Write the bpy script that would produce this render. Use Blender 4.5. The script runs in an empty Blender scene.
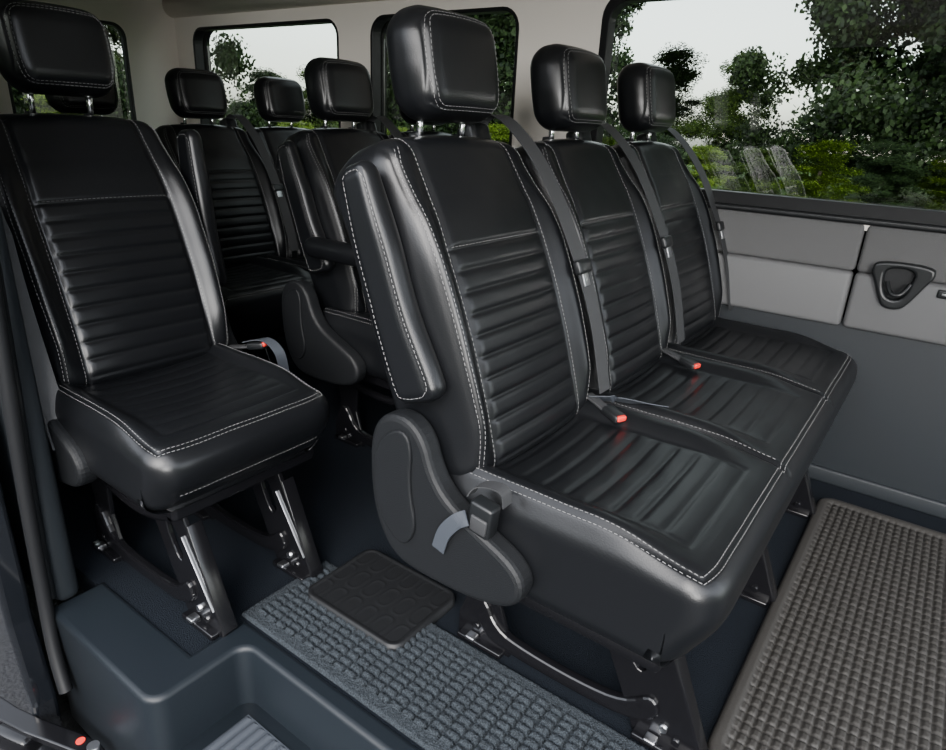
import bpy, bmesh, math, random
from mathutils import Vector, Matrix
random.seed(7)
C=bpy.context.scene.collection
# ---------------------------------------------------------------- materials
def nm(name):
    m=bpy.data.materials.new(name); m.use_nodes=True
    nt=m.node_tree; b=nt.nodes['Principled BSDF']; return m,nt,b
def mat(name,col,rough=.5,metal=0,bump=None,spec=.5,coat=0,colvar=0,stretch=(1,1,1)):
    m,nt,b=nm(name); N=nt.nodes; L=nt.links
    b.inputs['Base Color'].default_value=(*col,1); b.inputs['Roughness'].default_value=rough
    b.inputs['Metallic'].default_value=metal; b.inputs['Specular IOR Level'].default_value=spec
    b.inputs['Coat Weight'].default_value=coat
    tc=N.new('ShaderNodeTexCoord'); mp=N.new('ShaderNodeMapping'); mp.inputs['Scale'].default_value=stretch
    L.new(tc.outputs['Object'],mp.inputs['Vector'])
    if bump:
        kind,scale,strength,dist=bump
        t=N.new('ShaderNodeTexVoronoi' if kind=='v' else 'ShaderNodeTexNoise')
        t.inputs['Scale'].default_value=scale
        if kind!='v': t.inputs['Detail'].default_value=4
        L.new(mp.outputs[0],t.inputs['Vector'])
        bp=N.new('ShaderNodeBump'); bp.inputs['Strength'].default_value=strength; bp.inputs['Distance'].default_value=dist
        L.new(t.outputs['Distance' if kind=='v' else 'Fac'],bp.inputs['Height']); L.new(bp.outputs[0],b.inputs['Normal'])
        if colvar:
            r=N.new('ShaderNodeValToRGB'); r.color_ramp.elements[0].position=.3; r.color_ramp.elements[1].position=.7
            r.color_ramp.elements[0].color=(*[c*(1-colvar) for c in col],1); r.color_ramp.elements[1].color=(*[min(1,c*(1+colvar)) for c in col],1)
            L.new(t.outputs['Distance' if kind=='v' else 'Fac'],r.inputs[0]); L.new(r.outputs[0],b.inputs['Base Color'])
    return m
LEATHER=mat('black_leather',(.0045,.005,.006),.335,bump=('v',420,.2,.0005),spec=.44)
STITCH=mat('grey_stitch',(.18,.18,.18),.7)
PLAST=mat('pebbled_plastic',(.0075,.0083,.0095),.48,bump=('n',700,.8,.001),spec=.27)
PLAST2=mat('smooth_black_plastic',(.008,.009,.010),.36,bump=('n',300,.15,.0005))
CHROME=mat('chrome',(.7,.71,.73),.15,metal=1)
STEEL=mat('bright_steel',(.5,.51,.53),.3,metal=1)
BLACKM=mat('gloss_black_steel',(.005,.005,.006),.2)
BELT=mat('belt_webbing',(.028,.029,.031),.6,bump=('n',500,.5,.0006))
BELT2=mat('belt_webbing_light',(.034,.040,.050),.6,bump=('n',500,.5,.0006))
RED=mat('red_button',(.75,.03,.02),.4)
CARPET=mat('floor_carpet',(.0048,.0072,.011),.95,bump=('n',380,1,.004),colvar=.6,spec=.15)
RUNNER=mat('ribbed_runner',(.028,.034,.040),.9,bump=('n',420,1,.005),colvar=.85,spec=.2)
RUBBER=mat('black_rubber',(.0065,.007,.008),.5,bump=('n',300,.3,.0008),spec=.4)
MATG=mat('grey_rubber_mat',(.029,.0275,.0255),.5,bump=('n',260,.5,.001),colvar=.2,spec=.32)
TRIMG=mat('grey_fabric_trim',(.098,.098,.099),.85,bump=('n',600,.8,.0012),colvar=.25)
TRIMP=mat('grey_plastic_trim',(.108,.109,.111),.55,bump=('n',700,.35,.0006))
LOWER=mat('slate_lower_panel',(.0125,.0155,.0185),.55,bump=('n',600,.4,.0006),spec=.3)
HEAD=mat('headliner_cream',(.90,.85,.78),.8,bump=('n',400,.3,.0006))
STEPP=mat('step_plastic',(.0075,.0105,.014),.42,bump=('n',800,.6,.0006),spec=.35)
PAINT=mat('black_car_paint',(.006,.007,.009),.12,coat=1)
BARK=mat('bark',(.04,.03,.02),.9,bump=('n',20,1,.02))
GRASS=mat('grass',(.06,.13,.02),.95,bump=('n',30,1,.03),colvar=.5)
ASPH=mat('asphalt',(.022,.023,.026),.9,bump=('n',80,1,.01),colvar=.3)
def leafmat(n,c):
    m,nt,b=nm(n); b.inputs['Base Color'].default_value=(*c,1); b.inputs['Roughness'].default_value=.6; b.inputs['Specular IOR Level'].default_value=.2
    N=nt.nodes;L=nt.links
    g=N.new('ShaderNodeNewGeometry'); r=N.new('ShaderNodeValToRGB')
    r.color_ramp.elements[0].color=(c[0]*.3,c[1]*.35,c[2]*.4,1); r.color_ramp.elements[1].color=(c[0]*1.8,c[1]*1.5,c[2],1)
    L.new(g.outputs['Random Per Island'],r.inputs[0]); L.new(r.outputs[0],b.inputs['Base Color'])
    return m
LEAF=leafmat('leaves',(.034,.072,.014)); LEAFD=leafmat('dark_leaves',(.012,.030,.011)); LEAFL=leafmat('bright_leaves',(.085,.16,.02))
def glassmat():
    m=bpy.data.materials.new('tinted_glass'); m.use_nodes=True; nt=m.node_tree; N=nt.nodes; L=nt.links
    N.clear(); o=N.new('ShaderNodeOutputMaterial'); t=N.new('ShaderNodeBsdfTransparent'); g=N.new('ShaderNodeBsdfGlossy'); mx=N.new('ShaderNodeMixShader'); f=N.new('ShaderNodeFresnel')
    t.inputs[0].default_value=(.43,.46,.41,1); g.inputs['Roughness'].default_value=.0; f.inputs[0].default_value=2.0
    L.new(f.outputs[0],mx.inputs[0]); L.new(t.outputs[0],mx.inputs[1]); L.new(g.outputs[0],mx.inputs[2]); L.new(mx.outputs[0],o.inputs[0])
    return m
GLASS=glassmat()
# ---------------------------------------------------------------- helpers
def empty(name,loc=(0,0,0)):
    e=bpy.data.objects.new(name,None); e.location=loc; C.objects.link(e); e.empty_display_size=.1; return e
def addo(name,me,m=None,parent=None,loc=(0,0,0),rot=(0,0,0),smooth=True):
    o=bpy.data.objects.new(name,me); C.objects.link(o); o.location=loc; o.rotation_euler=rot
    if m and not me.materials: me.materials.append(m)
    if smooth and len(me.polygons): me.polygons.foreach_set('use_smooth',[True]*len(me.polygons))
    if parent: o.parent=parent
    return o
def sst(a,b,x):
    if a==b: return float(x>=a)
    t=max(0,min(1,(x-a)/(b-a))); return t*t*(3-2*t)
class Shape:
    def __init__(s,size,r,disp=None):
        s.h=[v/2 for v in size]; s.r=r; s.d=disp
    def map(s,p,off=0):
        q=[max(-(h-s.r),min(h-s.r,c)) for c,h in zip(p,s.h)]
        d=[a-b for a,b in zip(p,q)]; l=math.sqrt(sum(c*c for c in d))
        if l<1e-9: n=Vector((0,0,1)); P=Vector(p)
        else:
            n=Vector([c/l for c in d]); P=Vector(q)+n*s.r
        P=P+n*off if off else P
        if s.d: P=s.d(P,n,p)
        return P
    def mesh(s,name,step):
        if not isinstance(step,(tuple,list)): step=(step,)*3
        n=[max(2,int(math.ceil(2*h/st))) for h,st in zip(s.h,step)]
        vs=[];idx={};fs=[]
        def v(i,j,k):
            key=(i,j,k)
            if key not in idx:
                idx[key]=len(vs); p=[-h+2*h*a/b for h,a,b in zip(s.h,key,n)]
                vs.append(s.map(p))
            return idx[key]
        for a in range(3):
            b,c=(a+1)%3,(a+2)%3
            for side in (0,n[a]):
                for i in range(n[b]):
                    for j in range(n[c]):
                        qs=[]
                        for di,dj in ((0,0),(1,0),(1,1),(0,1)):
                            k=[0,0,0];k[a]=side;k[b]=i+di;k[c]=j+dj; qs.append(v(*k))
                        if side==0: qs.reverse()
                        fs.append(qs)
        me=bpy.data.meshes.new(name); me.from_pydata(vs,[],fs); me.update(); return me
def rbox(name,size,r,m,parent=None,loc=(0,0,0),rot=(0,0,0),n=3):
    bm=bmesh.new(); bmesh.ops.create_cube(bm,size=1); bmesh.ops.scale(bm,vec=size,verts=bm.verts)
    if r>0: bmesh.ops.bevel(bm,geom=bm.edges[:],offset=min(r,min(size)*.49),segments=n,profile=.5,affect='EDGES')
    me=bpy.data.meshes.new(name); bm.to_mesh(me); bm.free()
    o=addo(name,me,m,parent,loc,rot)
    return o
def cyl(name,p0,p1,r,m,parent=None,seg=20,r2=None):
    p0=Vector(p0);p1=Vector(p1);d=p1-p0
    bm=bmesh.new(); bmesh.ops.create_cone(bm,cap_ends=True,segments=seg,radius1=r,radius2=r if r2 is None else r2,depth=d.length)
    me=bpy.data.meshes.new(name); bm.to_mesh(me); bm.free()
    o=addo(name,me,m,parent,(p0+p1)/2,d.to_track_quat('Z','Y').to_euler(),smooth=False)
    for p in me.polygons: p.use_smooth=len(p.vertices)==4
    return o
def tube(name,pts,r,m,parent=None,cyc=False):
    cu=bpy.data.curves.new(name,'CURVE'); cu.dimensions='3D'; cu.bevel_depth=r; cu.bevel_resolution=3
    sp=cu.splines.new('NURBS'); sp.points.add(len(pts)-1)
    for a,p in zip(sp.points,pts): a.co=(*p,1)
    sp.order_u=3; sp.use_endpoint_u=True; sp.use_cyclic_u=cyc; sp.resolution_u=6
    return curve2mesh(name,cu,m,parent)
def curve2mesh(name,cu,m,parent,loc=(0,0,0),rot=(0,0,0)):
    o=bpy.data.objects.new(name+'_tmp',cu); C.objects.link(o)
    bpy.context.view_layer.update()
    me=bpy.data.meshes.new_from_object(o.evaluated_get(bpy.context.evaluated_depsgraph_get()))
    bpy.data.objects.remove(o); me.materials.clear()
    return addo(name,me,m,parent,loc,rot,smooth=True)
def rrect(x0,z0,x1,z1,r,n=6):
    P=[]
    for cx,cz,a in ((x1-r,z1-r,0),(x0+r,z1-r,90),(x0+r,z0+r,180),(x1-r,z0+r,270)):
        for i in range(n+1):
            t=math.radians(a+90*i/n); P.append((cx+r*math.cos(t),cz+r*math.sin(t)))
    return P
def plate(name,outer,holes,th,m,parent=None,loc=(0,0,0),rot=(math.pi/2,0,0),bev=.003):
    cu=bpy.data.curves.new(name,'CURVE'); cu.dimensions='2D'; cu.fill_mode='BOTH'; cu.extrude=th/2-bev; cu.bevel_depth=bev; cu.bevel_resolution=2; cu.offset=-bev
    for loop in [outer]+holes:
        sp=cu.splines.new('POLY'); sp.points.add(len(loop)-1)
        for a,p in zip(sp.points,loop): a.co=(p[0],p[1],0,1)
        sp.use_cyclic_u=True
    o=curve2mesh(name,cu,m,parent,loc,rot)
    o.data.polygons.foreach_set('use_smooth',[False]*len(o.data.polygons))
    return o
def smoothpoly(P,it=2):
    for _ in range(it):
        Q=[]
        for i in range(len(P)):
            a=P[i];b=P[(i+1)%len(P)]
            Q.append((a[0]*.75+b[0]*.25,a[1]*.75+b[1]*.25)); Q.append((a[0]*.25+b[0]*.75,a[1]*.25+b[1]*.75))
        P=Q
    return P
def catmull(P,n=8):
    P=[Vector(p) for p in P]; R=[]
    for i in range(len(P)-1):
        p0=P[max(0,i-1)];p1=P[i];p2=P[i+1];p3=P[min(len(P)-1,i+2)]
        for j in range(n):
            t=j/n; R.append(.5*((2*p1)+(p2-p0)*t+(2*p0-5*p1+4*p2-p3)*t*t+(3*p1-p0-3*p2+p3)*t**3))
    R.append(P[-1]); return R
def ribbon(name,P,wv,w,m,parent=None,th=.0018):
    P=catmull(P); vs=[];fs=[]
    for i,p in enumerate(P):
        t=(P[min(i+1,len(P)-1)]-P[max(i-1,0)]).normalized()
        W=Vector(wv) if not isinstance(wv,list) else Vector(wv[0]).lerp(Vector(wv[1]),i/(len(P)-1))
        W=(W-t*W.dot(t)).normalized(); N=t.cross(W)
        for a,b in ((-1,-1),(1,-1),(1,1),(-1,1)): vs.append(p+W*a*w/2+N*b*th/2)
    for i in range(len(P)-1):
        for k in range(4):
            a=i*4+k;b=i*4+(k+1)%4; fs.append((a,b,b+4,a+4))
    fs.append((3,2,1,0)); e=len(vs)-4; fs.append((e,e+1,e+2,e+3))
    me=bpy.data.meshes.new(name); me.from_pydata(vs,[],fs); me.update()
    return addo(name,me,m,parent,smooth=False)
def stitchmesh(name,shape,paths,dash=.005,gap=.0022,w=.00068):
    vs=[];fs=[]
    for path in paths:
        pts=[]
        for i in range(len(path)-1):
            a=Vector(path[i]);b=Vector(path[i+1]); k=max(1,int((b-a).length/.0018))
            for j in range(k): pts.append(a.lerp(b,j/k))
        pts.append(Vector(path[-1]))
        M=[shape.map(p,.0005) for p in pts]
        acc=0; cur=[]; on=True
        for i in range(1,len(M)):
            if on and not cur: cur=[M[i-1]]
            acc+=(M[i]-M[i-1]).length
            if on and acc>=dash:
                a=cur[0];b=M[i]; t=(b-a)
                if t.length>1e-5:
                    t.normalize(); 
                    s=t.orthogonal().normalized(); u=t.cross(s); base=len(vs)
                    for q in (a,b):
                        for da,db in ((-1,-1),(1,-1),(1,1),(-1,1)): vs.append(q+s*da*w*.6+u*db*w*.6)
                    for k in range(4): fs.append((base+k,base+(k+1)%4,base+4+(k+1)%4,base+4+k))
                    fs.append((base+3,base+2,base+1,base));fs.append((base+4,base+5,base+6,base+7))
                on=False;acc=0;cur=[]
            elif not on and acc>=gap: on=True;acc=0;cur=[]
    me=bpy.data.meshes.new(name); me.from_pydata(vs,[],fs); me.update(); me.materials.append(STITCH); return me
# ---------------------------------------------------------------- seat back
BH=.62; BW=.43; BT=.175
def wins(h): return .145+.006*sst(.3,0,h)
def back_disp(P,n,p):
    x,y,z=P; h=z+BH/2; a=abs(y)
    fw=sst(.25,.9,n.x)
    dx=0
    wi=wins(h)
    bp=sst(0,.12,h)*(1-.8*sst(.38,.58,h))
    dx+=.026*sst(wi-.002,wi+.05,a)*bp*fw
    dx+=.016*math.sin(math.pi*min(1,h/.5))*(fw*.5+.5)
    dx-=.022*sst(.45,.62,h)
    g=0
    g-=.005*math.exp(-((a-wi)/.0042)**2)
    if a<wi:
        ed=sst(0,.018,wi-a)
        if h<.405:
            f=((.405-h)/.0375)%1
            g+=.0046*ed*(1-abs(2*f-1)**4)-.001*ed
        else:
            g+=.003*ed*sst(0,.012,h-.405)
        g-=.003*math.exp(-((h-.405)/.003)**2)
        g+=.006*math.cos(a/wi*math.pi/2)
    g+=.0003*math.sin(y*61+h*17)*math.sin(h*43+y*9)
    dx+=g*fw
    e=abs(a-.200); 
    if n.x>.3: dx-=.0028*math.exp(-(e/.003)**2)*sst(.3,.5,n.x)*sst(.0,.03,h)
    dz=0
    if n.z>.5: dz-=.004*math.exp(-((a-wi)/.004)**2)
    dz-=.012*(a/.2)**2*sst(.4,.62,h)
    dz-=.02*sst(0,-.08,x)*sst(.4,.62,h)
    sc=1+.03*sst(.05,.25,h)-.09*sst(.36,.64,h)
    if abs(n.y)>.6:
        y-=math.copysign(.004*math.exp(-((p[0]+.045)/.004)**2)*sst(.6,.9,abs(n.y)),y)
    return Vector((x+dx,y*sc,z+dz))
SB=Shape((BT,BW,BH),.045,back_disp)
ME_BACK=SB.mesh('seat_back',(.008,.0046,.0034)); ME_BACK.materials.append(LEATHER)
def bz(h): return h-BH/2
hx=BT/2
paths=[]
for s in (-1,1):
    paths.append([(hx,s*(wins(h)+.0055),bz(h)) for h in [i*.02+.01 for i in range(30)]]+[(hx,s*(wins(.6)+.0055),BH/2),(-.03,s*(wins(.6)+.0055),BH/2)])
    for o in (-.005,.005):
        paths.append([(hx,s*(.200+o),bz(h)) for h in [i*.02+.01 for i in range(29)]]+[(hx,s*(.19+o),BH/2-.01)])
paths.append([(hx,-.138,bz(.4095)),(hx,.138,bz(.4095))])
ME_BSTI=stitchmesh('back_stitching',SB,paths)
# ---------------------------------------------------------------- headrest
def hr_disp(P,n,p):
    x,y,z=P; t=(z+.1)/.2
    y*=1-.10*sst(.5,0,t)-.05*sst(.6,1,t)
    x-= .012*(t-.5)
    a=abs(y); 
    z+=.006*(1-(a/.12)**2)*sst(0,.09,z)
    if n.x>.2:
        dy=max(0,a-.078); dz=max(0,abs(p[2])-.056); L=math.hypot(dy,dz)
        x-=.003*math.exp(-((L-.024)/.0032)**2)*sst(.2,.6,n.x)
        x+=.010*(1-min(1,(a/.12)**2))*sst(.3,.9,n.x)
    return Vector((x,y,z))
SH=Shape((.105,.238,.180),.046,hr_disp)
ME_HR=SH.mesh('headrest',.0052); ME_HR.materials.append(LEATHER)
def loop(off):
    P=[]
    for cy,cz,a in ((.079,.056,0),(-.079,.056,90),(-.079,-.056,180),(.079,-.056,270)):
        for i in range(9):
            t=math.radians(a+90*i/8); P.append((.0525,cy+(.024+off)*math.cos(t),cz+(.024+off)*math.sin(t)))
    P.append(P[0]); return P
ME_HSTI=stitchmesh('headrest_stitching',SH,[loop(.0055),loop(-.0055)])
# ---------------------------------------------------------------- armrest (folded up)
AH=.40
def ar_disp(P,n,p):
    x,y,z=P; t=(z+AH/2)/AH
    x*=1+.22*sst(.5,.05,t)-.22*sst(.6,1,t)
    x+=.010*sst(.4,0,t)
    y*=1-.15*sst(.7,1,t)
    if abs(n.y)>.3:
        ex=.042-abs(p[0]); ez=AH/2-abs(p[2]); e=min(ex,ez)
        y-=math.copysign(.0022*math.exp(-((e-.012)/.003)**2),n.y)
    return Vector((x,y,z))
SA=Shape((.084,.052,AH),.0255,ar_disp)
ME_AR=SA.mesh('armrest',.0055); ME_AR.materials.append(LEATHER)
def arl(sy):
    P=[];r=.026; o=.010
    for cx,cz,a in ((.042-o-r,AH/2-o-r,0),(-(.042-o-r),AH/2-o-r,90),(-(.042-o-r),-(AH/2-o-r),180),(.042-o-r,-(AH/2-o-r),270)):
        for i in range(7):
            t=math.radians(a+90*i/6); P.append((cx+r*math.cos(t),sy*.026,cz+r*math.sin(t)))
    P.append(P[0]); return P
ME_ASTI=stitchmesh('armrest_stitching',SA,[arl(-1),arl(1)])
# ---------------------------------------------------------------- cushions
CD=.51
def make_cushion(W,H,centers,name):
    def disp(P,n,p):
        x,y,z=P; up=sst(.3,.9,n.z); g=0
        yl=min(((y-c) for c in centers),key=abs); a=abs(yl)
        wi=.155; fx=.188
        ins=(a<wi and x<fx)
        da=min(wi-a,fx-x)
        if ins:
            ed=sst(0,.022,da); f=((fx-x)/.042)%1
            g+=ed*(.0034*(1-abs(2*f-1)**4)-.0025)
        d=abs(max(a-wi,x-fx)) 
        g-=.0028*math.exp(-(d/.0035)**2)
        g+=.016*sst(wi-.01,wi+.035,a)*(1-sst(.20,.228,a) if len(centers)>1 else 1)*sst(.22,.05,x)
        if len(centers)>1:
            for k in range(len(centers)-1):
                b=(centers[k]+centers[k+1])/2; q=abs(y-b)
                g-=.010*math.exp(-(q/.007)**2)
        g+=.0006*math.sin(y*41+x*13)*math.sin(x*37+y*7)
        z+=g*up
        z-=.014*(1-min(1,(a/.2)**2))*up*sst(.25,0,x)
        z-=.014*sst(.10,.25,x)*(.5+.5*n.z)
        d=min(W/2-abs(p[1]),CD/2-p[0])
        if n.z>0: 
            z-=.0035*math.exp(-((d-.017)/.0035)**2)
        low=sst(.3,-.9,z/(H/2))
        if n.x>0: x-=.035*low*sst(.0,.2,x); x+=.012*math.cos(min(1,abs(z)/(H/2))*math.pi/2)*sst(.15,.25,x)
        if len(centers)==1 and n.x>.6: x-=.003*math.exp(-((z+.03)/.003)**2)
        k=sst(W/2-.10,W/2,abs(y))*sst(-.05,.25,x); x-=.010*k*k
        return Vector((x,y,z))
    S=Shape((CD,W,H),.045,disp)
    me=S.mesh(name,(.0045,.0058,.007)); me.materials.append(LEATHER)
    ps=[]
    for o in (.011,.023):
        A=W/2-o; F=CD/2-o
        ps.append([(-CD/2+.03,-A,H/2),(F,-A,H/2),(F,A,H/2),(-CD/2+.03,A,H/2)])
    if len(centers)==1: ps.append([(CD/2,-W/2+.05,-.027),(CD/2,W/2-.05,-.027)])
    for k in range(len(centers)-1):
        b=(centers[k]+centers[k+1])/2+.012; ps.append([(-.2,b,H/2),(CD/2-.03,b,H/2)])
    st=stitchmesh(name+'_stitching',S,ps)
    return me,st
ME_C1,ME_CS1=make_cushion(.43,.165,[0],'cushion')
ME_C3,ME_CS3=make_cushion(1.375,.20,[-.46,0,.46],'bench_cushion')
ME_C2,ME_CS2=make_cushion(.90,.165,[-.225,.225],'double_cushion')
LEAN=math.radians(-20.5)
def bp(xf,y,h):
    c,s=math.cos(LEAN),math.sin(LEAN)
    return Vector((xf*c+h*s*-1*-1, y, -xf*s+h*c))
def seat_upper(par,X0,Yc,z0,arm=0,belt=0,tag='',armpos=None,hdz=0):
    o=Vector((X0,Yc,z0))
    c=o+bp(-.022,0,BH/2)
    addo('backrest'+tag,ME_BACK,None,par,c,(0,LEAN,0)); addo('backrest_stitching'+tag,ME_BSTI,None,par,c,(0,LEAN,0),smooth=False)
    hc=o+bp(0,0,BH)+Vector((.0,.006,.122+hdz)); hr=(0,math.radians(-7),0)
    addo('headrest'+tag,ME_HR,None,par,hc,hr); addo('headrest_stitching'+tag,ME_HSTI,None,par,hc,hr,smooth=False)
    for s in (-1,1):
        b=o+bp(-.005,s*.062,BH-.02); t=hc+Vector((-.005,s*.062,-.05))
        cyl('headrest_post'+tag,b,t,.0065,CHROME,par)
        k=o+bp(-.012,s*.062,BH-.006); cyl('post_collar'+tag,k,k+(t-b).normalized()*.014,.014,PLAST2,par,r2=.011)
    if arm:
        if armpos: ac=Vector(armpos[0]); ar=armpos[1]
        else: ac=o+bp(.008,arm*(BW/2+.026),.372); ar=LEAN
        addo('armrest'+tag,ME_AR,None,par,ac,(0,ar,0)); addo('armrest_stitching'+tag,ME_ASTI,None,par,ac,(0,ar,0),smooth=False)
        cyl('armrest_pivot'+tag,o+bp(.0,arm*(BW/2-.02),.24),o+bp(0,arm*(BW/2+.03),.24),.02,PLAST2,par)
    if belt:
        ys=belt*.172; yb=belt*.205
        rbox('belt_guide'+tag,(.05,.062,.075),.012,PLAST2,par,o+bp(-.045,ys,BH+.005),(0,LEAN,0))
        P=[o+bp(-.045,ys,BH-.01),o+bp(-.02,ys+belt*.005,BH+.042),o+bp(.035,ys+belt*.012,BH+.025),o+bp(.090,yb-.008,.52),o+bp(.118,yb,.34),o+bp(.122,yb+.005,.2),o+bp(.105,yb+.010,.05)]
        ribbon('seat_belt'+tag,P,[(0.35,1,0),(.1,1,0)],.040,BELT,par)
        tp=o+bp(.122,yb,.32)
        rbox('belt_tongue'+tag,(.016,.054,.030),.006,PLAST2,par,tp,(0,LEAN,0))
        rbox('belt_tongue_blade'+tag,(.004,.024,.03),.001,STEEL,par,tp+Vector((.010,0,-.024)),(0,LEAN,0))
def shield(par,Xs,Y,sgn,dz=0,tag=''):
    P=[(-.745,.40),(-.745,.50),(-.715,.55),(-.66,.56),(-.62,.53),(-.60,.47),(-.565,.43),(-.50,.40),(-.43,.37),(-.405,.33),(-.425,.285),(-.50,.262),(-.62,.257),(-.69,.27),(-.73,.33)]
    P=smoothpoly([(x+Xs,z+dz) for x,z in P],2)
    plate('side_shield'+tag,P,[],.045,PLAST,par,(0,Y,0),bev=.012)
    Q=smoothpoly([(x+Xs,z+dz) for x,z in [(-.73,.42),(-.72,.50),(-.67,.54),(-.64,.52),(-.645,.43),(-.625,.35),(-.66,.30),(-.715,.35)]],2)
    plate('recliner_cover'+tag,Q,[],.010,PLAST,par,(0,Y+sgn*.024,0),bev=.004)
def legs(par,Xs,Y,ztop=.30,tag='',slot=False):
    fl=[(-.38+Xs,ztop),(-.24+Xs,ztop),(-.195+Xs,.19),(-.125+Xs,.02),(-.12+Xs,0),(-.25+Xs,0),(-.26+Xs,.03),(-.32+Xs,.16)]
    hole=smoothpoly([(-.30+Xs,.22),(-.26+Xs,.22),(-.235+Xs,.15),(-.26+Xs,.13)],2)
    plate('front_leg'+tag,fl,[hole],.012,BLACKM,par,(0,Y,0))
    a=Vector((-.215+Xs,Y+.012,.235)); b=Vector((-.122+Xs,Y+.012,.01)); d=b-a
    rbox('leg_flange'+tag,(.005,.034,d.length),.002,BLACKM,par,(a+b)/2,(0,math.atan2(-d.x,-d.z),0))
    if slot:
        a2=a+Vector((-.016,-.02,-.03)); b2=b+Vector((-.022,-.02,.05)); d2=b2-a2
        rbox('leg_slot_highlight'+tag,(.003,.005,d2.length),.001,STEEL,par,(a2+b2)/2,(0,math.atan2(-d2.x,-d2.z),0))  # bright steel strip along the slot, standing in for the leg's highlight
    rl=[(-.66+Xs,ztop),(-.54+Xs,ztop),(-.55+Xs,.12),(-.52+Xs,.03),(-.52+Xs,0),(-.65+Xs,0),(-.65+Xs,.05),(-.62+Xs,.14)]
    plate('rear_leg'+tag,rl,[],.012,BLACKM,par,(0,Y,0))
    rail=smoothpoly([(-.62+Xs,.13),(-.585+Xs,.13),(-.55+Xs,.062),(-.48+Xs,.05),(-.36+Xs,.048),(-.27+Xs,.06),(-.22+Xs,.11),(-.2+Xs,.06),(-.26+Xs,.022),(-.40+Xs,.016),(-.54+Xs,.018),(-.59+Xs,.04)],2)
    plate('lower_rail'+tag,rail,[],.022,BLACKM,par,(0,Y-.004,0),bev=.007)
    tube('upper_rail'+tag,[(-.64+Xs,Y,.235),(-.5+Xs,Y,.20),(-.35+Xs,Y,.20),(-.27+Xs,Y,.235)],.013,BLACKM,par)
    for x,z in ((-.195,.045),(-.17,.03),(-.215,.07),(-.60,.04),(-.565,.045)):
        cyl('leg_bolt'+tag,(x+Xs,Y-.013,z),(x+Xs,Y+.013,z),.008,STEEL if z==.045 else BLACKM,par,seg=6)
    for x in (-.19,-.585):
        rbox('floor_anchor'+tag,(.11,.05,.014),.004,BLACKM,par,(x+Xs,Y,.007))
        rbox('anchor_clip'+tag,(.022,.022,.010),.003,STEEL,par,(x+Xs-.02,Y-.018,.016))
def buckle(par,loc,rot,tag=''):
    e=empty('belt_buckle'+tag,loc); e.parent=par; e.rotation_euler=rot
    rbox('buckle_body',(.05,.03,.018),.006,PLAST2,e); rbox('release_button',(.010,.022,.012),.003,RED,e,(.023,0,.003))
    rbox('buckle_stalk',(.07,.024,.006),.002,BELT,e,(-.055,0,-.002))
    return e
# ---- front bench (three places)
BY=[1.012,1.485,1.952]
b=empty('triple_bench_seat')
addo('bench_cushion',ME_C3,None,b,(-.389,1.475,.360)); addo('bench_cushion_stitching',ME_CS3,None,b,(-.389,1.475,.360),smooth=False)
for i,y in enumerate(BY):
    seat_upper(b,-.60,y,.415,arm=-1 if i==0 else 0,belt=1,tag='_%d'%(i+1),hdz=(-.008,-.014,-.008)[i])
shield(b,0,.765,-1)
rbox('seat_frame',(.44,1.28,.06),.01,BLACKM,b,(-.42,1.465,.255))
for i,y in enumerate((.917,1.44,1.92)): legs(b,0,y,tag='_%d'%(i+1))
cyl('cross_tube',(-.57,.87,.2),(-.57,2.0,.2),.016,BLACKM,b); cyl('cross_tube_front',(-.28,.9,.2),(-.28,2.0,.2),.014,BLACKM,b)
buckle(b,(-.475,1.185,.472),(0,math.radians(8),math.radians(-25)),'_1'); buckle(b,(-.465,1.62,.472),(0,math.radians(8),math.radians(-20)),'_2')
ribbon('lap_strap',[(-.55,1.22,.475),(-.50,1.235,.483),(-.45,1.27,.476),(-.41,1.31,.466)],(.6,.3,0),.026,BELT2,b)
rbox('anchor_buckle',(.045,.03,.062),.006,PLAST2,b,(-.50,.757,.425),(math.radians(4),math.radians(8),0))
rbox('anchor_buckle_window',(.032,.006,.03),.003,BELT,b,(-.499,.741,.418),(math.radians(4),math.radians(8),0))
ribbon('anchor_loop',[(-.53,.76,.455),(-.517,.765,.475),(-.49,.768,.483),(-.470,.77,.478),(-.465,.77,.455)],(0,1,0),.026,BELT,b)
ribbon('anchor_strap',[(-.520,.738,.425),(-.540,.735,.41),(-.562,.734,.38),(-.575,.735,.34)],(1,0,.2),.026,BELT2,b)
# ---- second row single seat
s=empty('single_passenger_seat'); XS=-.885; Y1=.735
addo('cushion',ME_C1,None,s,(-.398+XS,Y1-.023,.378)); addo('cushion_stitching',ME_CS1,None,s,(-.398+XS,Y1-.023,.378),smooth=False)
seat_upper(s,-.60+XS,Y1,.415,arm=1,belt=0,armpos=((-1.60,.99,.775),math.radians(-5)),hdz=.008)
shield(s,XS,Y1+.225,1); shield(s,XS,Y1-.235,-1,tag='_outer')
rbox('seat_frame',(.42,.36,.05),.01,BLACKM,s,(-.42+XS,Y1,.28))
legs(s,XS,.585,.29,'_1',True); legs(s,XS,.82,.29,'_2',True)
buckle(s,(-.47+XS,Y1+.225,.47),(0,math.radians(-10),math.radians(20)))
ribbon('lap_strap',[(-.50+XS,Y1+.21,.475),(-.45+XS,Y1+.235,.487),(-.41+XS,Y1+.245,.46),(-.40+XS,Y1+.25,.40)],(.2,1,0),.026,BELT2,s)
ribbon('shoulder_belt',[(-.80+XS,Y1-.19,1.0),(-.72+XS,Y1-.21,.9),(-.62+XS,Y1-.235,.7),(-.55+XS,Y1-.24,.5),(-.5+XS,Y1-.24,.35)],(.3,1,0),.044,BELT,s)
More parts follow.
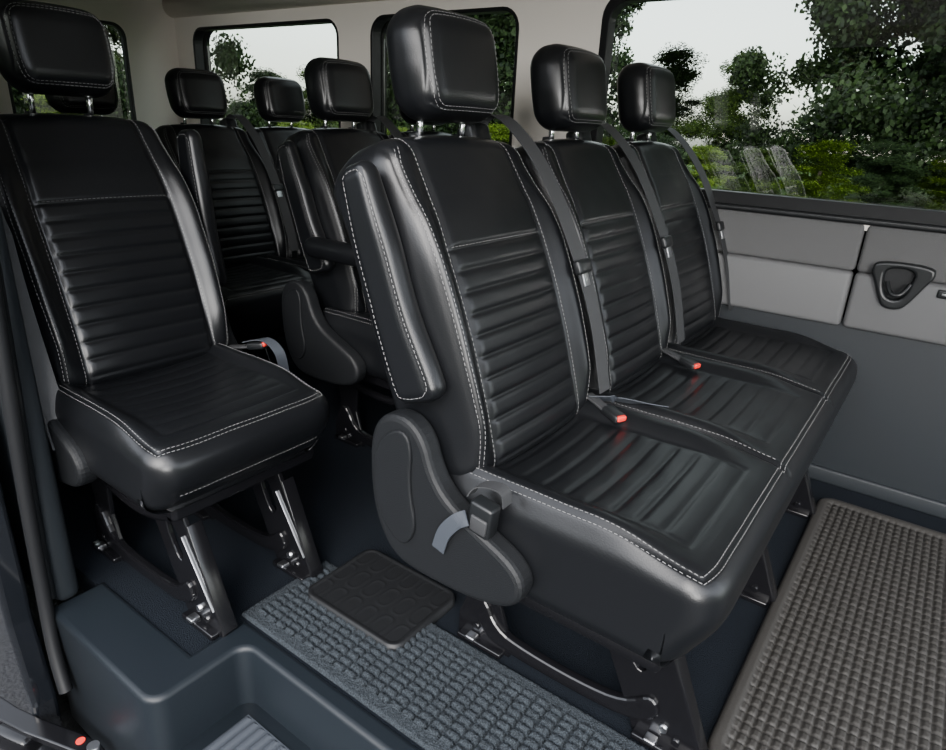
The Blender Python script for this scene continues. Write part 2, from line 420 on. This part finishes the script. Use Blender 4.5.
# ---- second row pair
d=empty('double_passenger_seat'); YD=[1.58,2.0]
addo('double_cushion',ME_C2,None,d,(-.393+XS,1.74,.378)); addo('double_cushion_stitching',ME_CS2,None,d,(-.393+XS,1.74,.378),smooth=False)
for i,y in enumerate(YD): seat_upper(d,-.60+XS,y,.405,arm=-1 if i==0 else 0,belt=1 if i==0 else 0,tag='_%d'%(i+1),hdz=-.01)
shield(d,XS,1.74-.47,-1)
rbox('lowered_armrest',(.26,.06,.06),.025,LEATHER,d,(-.52+XS,1.29,.66))
rbox('seat_frame',(.42,.8,.05),.01,BLACKM,d,(-.42+XS,1.74,.28))
legs(d,XS,1.38,.29,'_1'); legs(d,XS,2.04,.29,'_2')
# ---- third row
t=empty('rear_bench_seat'); X3=-1.78; YT=[1.19,1.64,2.05]
for i,y in enumerate(YT): seat_upper(t,-.60+X3,y,.385,arm=0,belt=1 if i==1 else 0,tag='_%d'%(i+1),hdz=-.01)
addo('bench_cushion',ME_C3,None,t,(-.393+X3,1.48,.345)); addo('bench_cushion_stitching',ME_CS3,None,t,(-.393+X3,1.48,.345),smooth=False)
rbox('seat_frame',(.44,1.28,.06),.01,BLACKM,t,(-.42+X3,1.465,.25))
for i,y in enumerate((.95,1.44,1.9)): legs(t,X3,y,tag='_%d'%(i+1))
# ---------------------------------------------------------------- van shell
XR=-3.6; XF=1.3; YW=2.19; ZC=1.53
def prism(name,poly,z0,z1,m,parent=None):
    bm=bmesh.new(); v=[bm.verts.new((x,y,z1)) for x,y in poly]; f=bm.faces.new(v)
    r=bmesh.ops.extrude_face_region(bm,geom=[f]); bmesh.ops.translate(bm,vec=(0,0,z0-z1),verts=[e for e in r['geom'] if isinstance(e,bmesh.types.BMVert)])
    bmesh.ops.recalc_face_normals(bm,faces=bm.faces[:])
    me=bpy.data.meshes.new(name); bm.to_mesh(me); bm.free(); return addo(name,me,m,parent,smooth=False)
prism('floor',[(XR,.50),(-1.0,.50),(-1.0,.62),(XF,.62),(XF,YW),(XR,YW)],-.06,0,CARPET)
st=empty('entry_step')
def arc(cx,cy,r,a0,a1,n=6): return [(cx+r*math.cos(math.radians(a0+(a1-a0)*i/n)),cy+r*math.sin(math.radians(a0+(a1-a0)*i/n))) for i in range(n+1)]
outer=[(-1.37,.395)]+arc(-1.0,.435,.04,-90,0)+arc(-.93,.565,.03,180,90)+[(XF,.595),(XF,.64),(-1.02,.64),(-1.02,.515),(-1.37,.515)]
cu=bpy.data.curves.new('rim','CURVE'); cu.dimensions='2D'; cu.fill_mode='BOTH'; cu.extrude=.15; cu.bevel_depth=.012; cu.bevel_resolution=3; cu.offset=-.012
sp=cu.splines.new('POLY'); sp.points.add(len(outer)-1)
for a,p in zip(sp.points,outer): a.co=(p[0],p[1],0,1)
sp.use_cyclic_u=True
curve2mesh('step_rim',cu,STEPP,st,(0,0,-.156))
rbox('step_tread',(2.4,.35,.06),.01,STEPP,st,(.2,.43,-.17))
rbox('outer_sill',(2.6,.10,.12),.02,PAINT,st,(.25,.30,-.30))
vs=[];fs=[];nx=240;ny=46
for i in range(nx+1):
    for j in range(ny+1):
        x=-.93+1.3*i/nx; y=.42+.15*j/ny
        zz=-.137+(.003 if (i//2)%2 and (2<j<ny-2) else 0); 
        if i in(0,nx) or j in(0,ny): zz-=.006
        vs.append((x,y,zz))
for i in range(nx):
    for j in range(ny): a=i*(ny+1)+j; fs.append((a,a+ny+1,a+ny+2,a+1))
me=bpy.data.meshes.new('tread'); me.from_pydata(vs,[],fs); addo('tread_mat',me,BELT2,st,smooth=False)
def relief(name,x0,x1,y0,y1,step,fn,m,zb=0,cr=0):
    nx=int((x1-x0)/step);ny=int((y1-y0)/step);vs=[];fs=[]
    for i in range(nx+1):
        for j in range(ny+1):
            x=x0+(x1-x0)*i/nx;y=y0+(y1-y0)*j/ny
            e=min(x-x0,x1-x,y-y0,y1-y)
            X_,Y_=x,y
            if cr:
                cx=min(max(x,x0+cr),x1-cr); cy=min(max(y,y0+cr),y1-cr); dx=x-cx;dy=y-cy
                if dx and dy:
                    l=math.hypot(dx,dy); m_=max(abs(dx),abs(dy)); X_=cx+dx*m_/l; Y_=cy+dy*m_/l
            vs.append((X_,Y_,zb if (i in(0,nx) or j in (0,ny)) else zb+fn(x,y,e)))
    for i in range(nx):
        for j in range(ny): a=i*(ny+1)+j; fs.append((a,a+ny+1,a+ny+2,a+1))
    me=bpy.data.meshes.new(name); me.from_pydata(vs,[],fs); me.update(); return addo(name,me,m,None)
def brick(x,y,px,py,gw,stag=.5):
    r=math.floor(y/py); fy=y/py-r; fx=(x/px+(stag if r%2 else 0))%1
    e=min(min(fx,1-fx)*px,min(fy,1-fy)*py); return sst(gw*.4,gw*1.6,e)
def run_fn(x,y,e):
    n=random.uniform(-.0012,.0012)
    if e<.028: return .009+n
    return .003+.010*brick(x,y,.030,.018,.0028,.0)+n
relief('ribbed_floor_runner',-1.04,XF,.645,.885,.0028,run_fn,RUNNER)
def sm_fn(x,y,e):
    h=.018
    if e<.012: return h+.002*sst(.0,.004,e)
    fx=((x+.985)%.047)/.047-.5; fy=((y-.765)%.073)/.073-.5
    r=(abs(fx)/.36)**3+(abs(fy)/.40)**3
    return h+.0011*math.exp(-((r-1)/.30)**2)
relief('rubber_door_mat',-.985,-.70,.765,.985,.0025,sm_fn,RUBBER,cr=.03)
def hm(x,y,e):
    if e<.03: return .012+(.004*sst(.0,.01,e)*(1-sst(.02,.03,e)))
    return .006+.006*brick(x,y,.018,.025,.0022,.0)
relief('grey_rubber_floor_mat',-.13,1.2,.93,2.06,.0030,hm,MATG,cr=.05)
def wallpanel(name,x0,z0,x1,z1,holes,y,th,m,parent=None):
    return plate(name,[(x0,z0),(x1,z0),(x1,z1),(x0,z1)],[rrect(*h,.07) for h in holes],th,m,parent,(0,y,0),bev=.006)
W=empty('wall_left')
wins_=[(-3.42,.84,-2.34,1.41),(-2.14,.84,-1.42,1.41),(-1.09,.84,1.15,1.43)]
wallpanel('pillar_lining',XR,.79,XF,ZC+.02,wins_,YW+.01,.05,HEAD,W)
wallpanel('outer_skin',XR,-.3,XF,ZC+.02,wins_,YW+.07,.02,PAINT,W)
rbox('lower_panel',(XF-XR,.03,.56),.006,LOWER,W,((XF+XR)/2,YW+.005,.25))
rbox('floor_kick_trim',(XF-XR,.02,.05),.008,LOWER,W,((XF+XR)/2,YW-.012,.025))
for a,c,k in ((XR,-.205,1),(-.2,XF,2)):
    rbox('fabric_band_%d'%k,(c-a,.04,.135),.012,TRIMG,W,((a+c)/2,YW-.002,.742))
    rbox('plastic_band_%d'%k,(c-a,.045,.165),.014,TRIMP,W,((a+c)/2,YW-.008,.592))
rbox('belt_ledge',(XF-XR,.05,.02),.008,PLAST2,W,((XF+XR)/2,YW-.002,.817))
cyl('cantrail',(XR,YW-.02,ZC-.01),(XF,YW-.02,ZC-.01),.055,HEAD,W)
for i,h in enumerate(wins_):
    g=empty('window_%d'%(i+1)); q=.022 if i==2 else .008
    plate('window_seal',rrect(h[0]-.006,h[1]-.025,h[2]+.006,h[3]+.006,.075),[rrect(h[0]+q,h[1]+q,h[2]-q,h[3]-q,.06)],.05,RUBBER,g,(0,YW+.008,0))
    bm=bmesh.new(); bm.faces.new([bm.verts.new((x,YW+.035,z)) for x,z in rrect(h[0],h[1],h[2],h[3],.07)]); me=bpy.data.meshes.new('g'); bm.to_mesh(me); bm.free()
    addo('glass',me,GLASS,g,smooth=False)
ch=empty('cup_holder_trim')
sc=lambda P:[(-.085+(x+.075)*.82,.655+(z-.655)*.82) for x,z in P]
P=smoothpoly(sc([(-.155,.735),(-.17,.70),(-.15,.66),(-.125,.60),(-.105,.575),(-.055,.575),(-.03,.61),(.0,.67),(.02,.70),(.01,.735)]),2)
H=smoothpoly(sc([(-.125,.715),(-.125,.66),(-.105,.61),(-.060,.61),(-.045,.66),(-.035,.715)]),2)
plate('holder_surround',P,[H],.03,PLAST2,ch,(0,YW-.035,0),bev=.008)
plate('holder_recess',H,[],.006,RUBBER,ch,(0,YW-.028,0),bev=.001)
tube('holder_lip',[(-.115,YW-.05,.665),(-.105,YW-.065,.64),(-.087,YW-.07,.632),(-.07,YW-.065,.64),(-.06,YW-.05,.665)],.006,PLAST2,ch)
rbox('usb_socket',(.034,.01,.024),.005,PLAST2,ch,(.022,YW-.032,.65)); rbox('usb_port',(.012,.004,.006),.001,STEEL,ch,(.022,YW-.038,.65))
rbox('ceiling',(XF-XR,YW-.40+.1,.05),.01,HEAD,None,((XF+XR)/2,(YW+.4)/2,ZC+.045))
R=empty('wall_rear')
rw=[(.62,.86,1.24,1.40),(1.34,.86,1.90,1.40)]
plate('rear_door_lining',[(.36,0),(2.22,0),(2.22,ZC+.02),(.36,ZC+.02)],[rrect(*h,.06) for h in rw],.05,HEAD,R,(XR,0,0),(math.pi/2,0,math.pi/2),bev=.006)
rbox('rear_lower_panel',(.02,1.78,.8),.006,LOWER,R,(XR+.035,1.3,.4))
for i,h in enumerate(rw):
    g=empty('window_%d'%(i+4))
    plate('window_seal',rrect(h[0]-.006,h[1]-.006,h[2]+.006,h[3]+.006,.065),[rrect(h[0]+.01,h[1]+.01,h[2]-.01,h[3]-.01,.055)],.03,RUBBER,g,(XR+.01,0,0),(math.pi/2,0,math.pi/2))
    bm=bmesh.new(); bm.faces.new([bm.verts.new((XR-.03,y,z)) for y,z in rrect(*h,.06)]); me=bpy.data.meshes.new('g'); bm.to_mesh(me); bm.free()
    addo('glass',me,GLASS,g,smooth=False)
N_=empty('wall_right')
plate('body_side',[(XR,-.50),(-1.36,-.50),(-1.34,-.2),(-1.37,0),(-1.37,ZC+.05),(XR,ZC+.05)],[rrect(-3.2,.85,-1.62,1.40,.07)],.05,PAINT,N_,(0,.345,0),bev=.01)
rbox('inner_lining',(2.1,.03,.82),.01,LOWER,N_,(-2.46,.42,.40))
rbox('pillar_trim',(.12,.05,1.52),.02,LOWER,N_,(-1.42,.44,.76))
rbox('roof_rail',(XF+1.45,.1,.10),.03,HEAD,N_,((XF-1.45)/2,.42,1.52))
g=empty('window_6')
bm=bmesh.new(); bm.faces.new([bm.verts.new((x,.375,z)) for x,z in rrect(-3.2,.85,-1.62,1.40,.07)]); me=bpy.data.meshes.new('g'); bm.to_mesh(me); bm.free()
addo('glass',me,GLASS,g,smooth=False)
sl=empty('door_seal')
tube('rubber_seal',[(-1.20,.385,1.46),(-1.24,.39,1.2),(-1.27,.40,.9),(-1.31,.40,.6),(-1.345,.395,.3),(-1.355,.39,.05),(-1.33,.378,-.1),(-1.30,.375,-.165)],.014,RUBBER,sl)
tube('inner_seal_lip',[(-1.235,.41,1.46),(-1.275,.41,1.2),(-1.31,.42,.9),(-1.345,.42,.6),(-1.375,.415,.3),(-1.38,.41,.02)],.012,PLAST2,sl)
da=empty('sliding_door_arm')
ar=plate('arm',smoothpoly([(-1.50,.25),(-1.36,.275),(-1.20,.33),(-1.15,.345),(-1.14,.375),(-1.19,.375),(-1.36,.315),(-1.50,.29)],1),[],.018,BLACKM,da,(0,0,-.23),(0,0,0),bev=.004)
rbox('arm_bracket',(.10,.05,.05),.012,BLACKM,da,(-1.35,.285,-.255),(0,0,math.radians(18)))
cyl('warning_sticker',(-1.205,.352,-.221),(-1.205,.352,-.219),.009,RED,da); cyl('roller',(-1.165,.36,-.25),(-1.165,.36,-.21),.012,STEEL,da)
# ---------------------------------------------------------------- outside
def plane(name,s,z,m,loc=(0,0)):
    me=bpy.data.meshes.new(name); me.from_pydata([(-s,-s,0),(s,-s,0),(s,s,0),(-s,s,0)],[],[(0,1,2,3)]); return addo(name,me,m,None,(loc[0],loc[1],z),smooth=False)
plane('grass_ground',90,-.56,GRASS); plane('asphalt_ground',8,-.55,ASPH)
def canopy(name,n,m,cr=1.0):
    vs=[];fs=[]; blobs=[]
    for i in range(70):
        a=random.uniform(0,6.28); h=random.uniform(.35,5.1); rr=random.uniform(.1,1.9)*(1.15-h/5.5); blobs.append((Vector((rr*math.cos(a),rr*math.sin(a),h)),random.uniform(.18,.5)))
    for i in range(n):
        c,r=random.choice(blobs); dv=Vector((random.gauss(0,1),random.gauss(0,1),random.gauss(0,1)*.6)).normalized()
        p=c+dv*r*random.uniform(.3,1.25); s=random.uniform(.022,.045)*cr
        u=Vector((random.gauss(0,1),random.gauss(0,1),random.gauss(0,1))).normalized(); w=u.orthogonal().normalized()
        b0=len(vs); vs+= [p-u*s,p+w*s*.7,p+u*s,p-w*s*.7]; fs.append((b0,b0+1,b0+2,b0+3))
    me=bpy.data.meshes.new(name); me.from_pydata(vs,[],fs); me.update(); me.materials.append(m); return me
can=[canopy('canopy_a',60000,LEAF),canopy('canopy_b',60000,LEAFD),canopy('canopy_c',40000,LEAFL,1.1)]
def tree(x,y,s,k,h=1.0):
    e=empty('tree',(x,y,-.56)); e.scale=(s,s,s*h); e.rotation_euler=(0,0,random.uniform(0,6.28))
    addo('leaves',can[k],None,e,smooth=False); cyl('trunk',(0,0,0),(0,0,3.2),.14,BARK,e,r2=.05)
def polar(deg,r): a=math.radians(deg); return -math.sin(a)*r, math.cos(a)*r
for deg,r,s,k,h in [(-34,24,2.6,0,1),(-26,22,2.6,1,1),(-18,25,2.8,0,1),(-11,21,2.3,1,1.1),(-4,24,2.6,0,1.1),(1,21,2.2,1,1.15),(4,24,2.3,1,1),(-7,29,3,1,1),(-1,30,3,1,1),(2,29,2.6,1,1),(9,24,1.8,1,1.2),
                    (16,29,1.2,0,.75),(21,30,1.3,1,.7),(28.5,22,1.5,1,1.2),(33,22,2.2,1,1.2),(36,24,2.2,0,1),(39,21,1.7,1,1.1),(43.5,26,1.1,1,1.2),
                    (48,30,1.3,0,.55),(52.5,30,1.2,1,.5),(60,20,1.3,1,1.4),(64,27,1.3,0,.9),(68,25,2.0,1,1.1),(74,26,2.0,0,.8),(80,24,2.2,1,1),(88,24,2.4,0,1),(95,24,2.4,1,1)]:
    x,y=polar(deg,r); tree(x,y,s,k,h)
for i in range(34):
    x,y=polar(-40+i*4.1,random.uniform(17,20)); tree(x,y,random.uniform(.6,.8),(2,0,2,1)[i%4],.42)
for i in range(30):  # unseen trees behind the camera, packed to close the sky gap reflected in glass
    a=math.radians(175+i*6.4); r=17+(i%3)*2.5; tree(r*math.cos(a),r*math.sin(a),2.1,i%2,.62)
# ---------------------------------------------------------------- light
w=bpy.data.worlds.new('world'); bpy.context.scene.world=w; w.use_nodes=True; nt=w.node_tree
sky=nt.nodes.new('ShaderNodeTexSky'); sky.sky_type='NISHITA'; sky.sun_disc=False; sky.sun_elevation=math.radians(38); sky.sun_rotation=math.radians(160); sky.air_density=1.0; sky.dust_density=2.0
hs=nt.nodes.new('ShaderNodeHueSaturation'); hs.inputs['Saturation'].default_value=.30
nt.links.new(sky.outputs[0],hs.inputs['Color']); nt.links.new(hs.outputs[0],nt.nodes['Background'].inputs[0]); nt.nodes['Background'].inputs[1].default_value=1.15
def area(name,loc,tgt,sx,sy,e,col):
    l=bpy.data.lights.new(name,'AREA'); l.shape='RECTANGLE'; l.size=sx; l.size_y=sy; l.energy=e; l.color=col
    o=bpy.data.objects.new(name,l); C.objects.link(o); o.location=loc; o.rotation_euler=(Vector(tgt)-Vector(loc)).to_track_quat('-Z','Y').to_euler()
area('door_fill_softbox',(3.2,-3.4,1.45),(-1.0,1.8,1.1),1.6,1.3,330,(1,.985,.96))  # added softbox outside the doorway, fills in for daylight on pillars and seats
# ---------------------------------------------------------------- camera
cam=bpy.data.cameras.new('camera'); co=bpy.data.objects.new('camera',cam); C.objects.link(co); bpy.context.scene.camera=co
X=Vector((.805,.592,.0472)); F=Vector((-.539,.762,-.3585)).normalized(); X=(X-F*X.dot(F)).normalized(); U=X.cross(F)
M=Matrix((X,U,-F)).transposed().to_4x4(); M.translation=Vector((0,0,1.02)); co.matrix_world=M
cam.sensor_width=36; cam.lens=652*36/946; cam.clip_start=.02
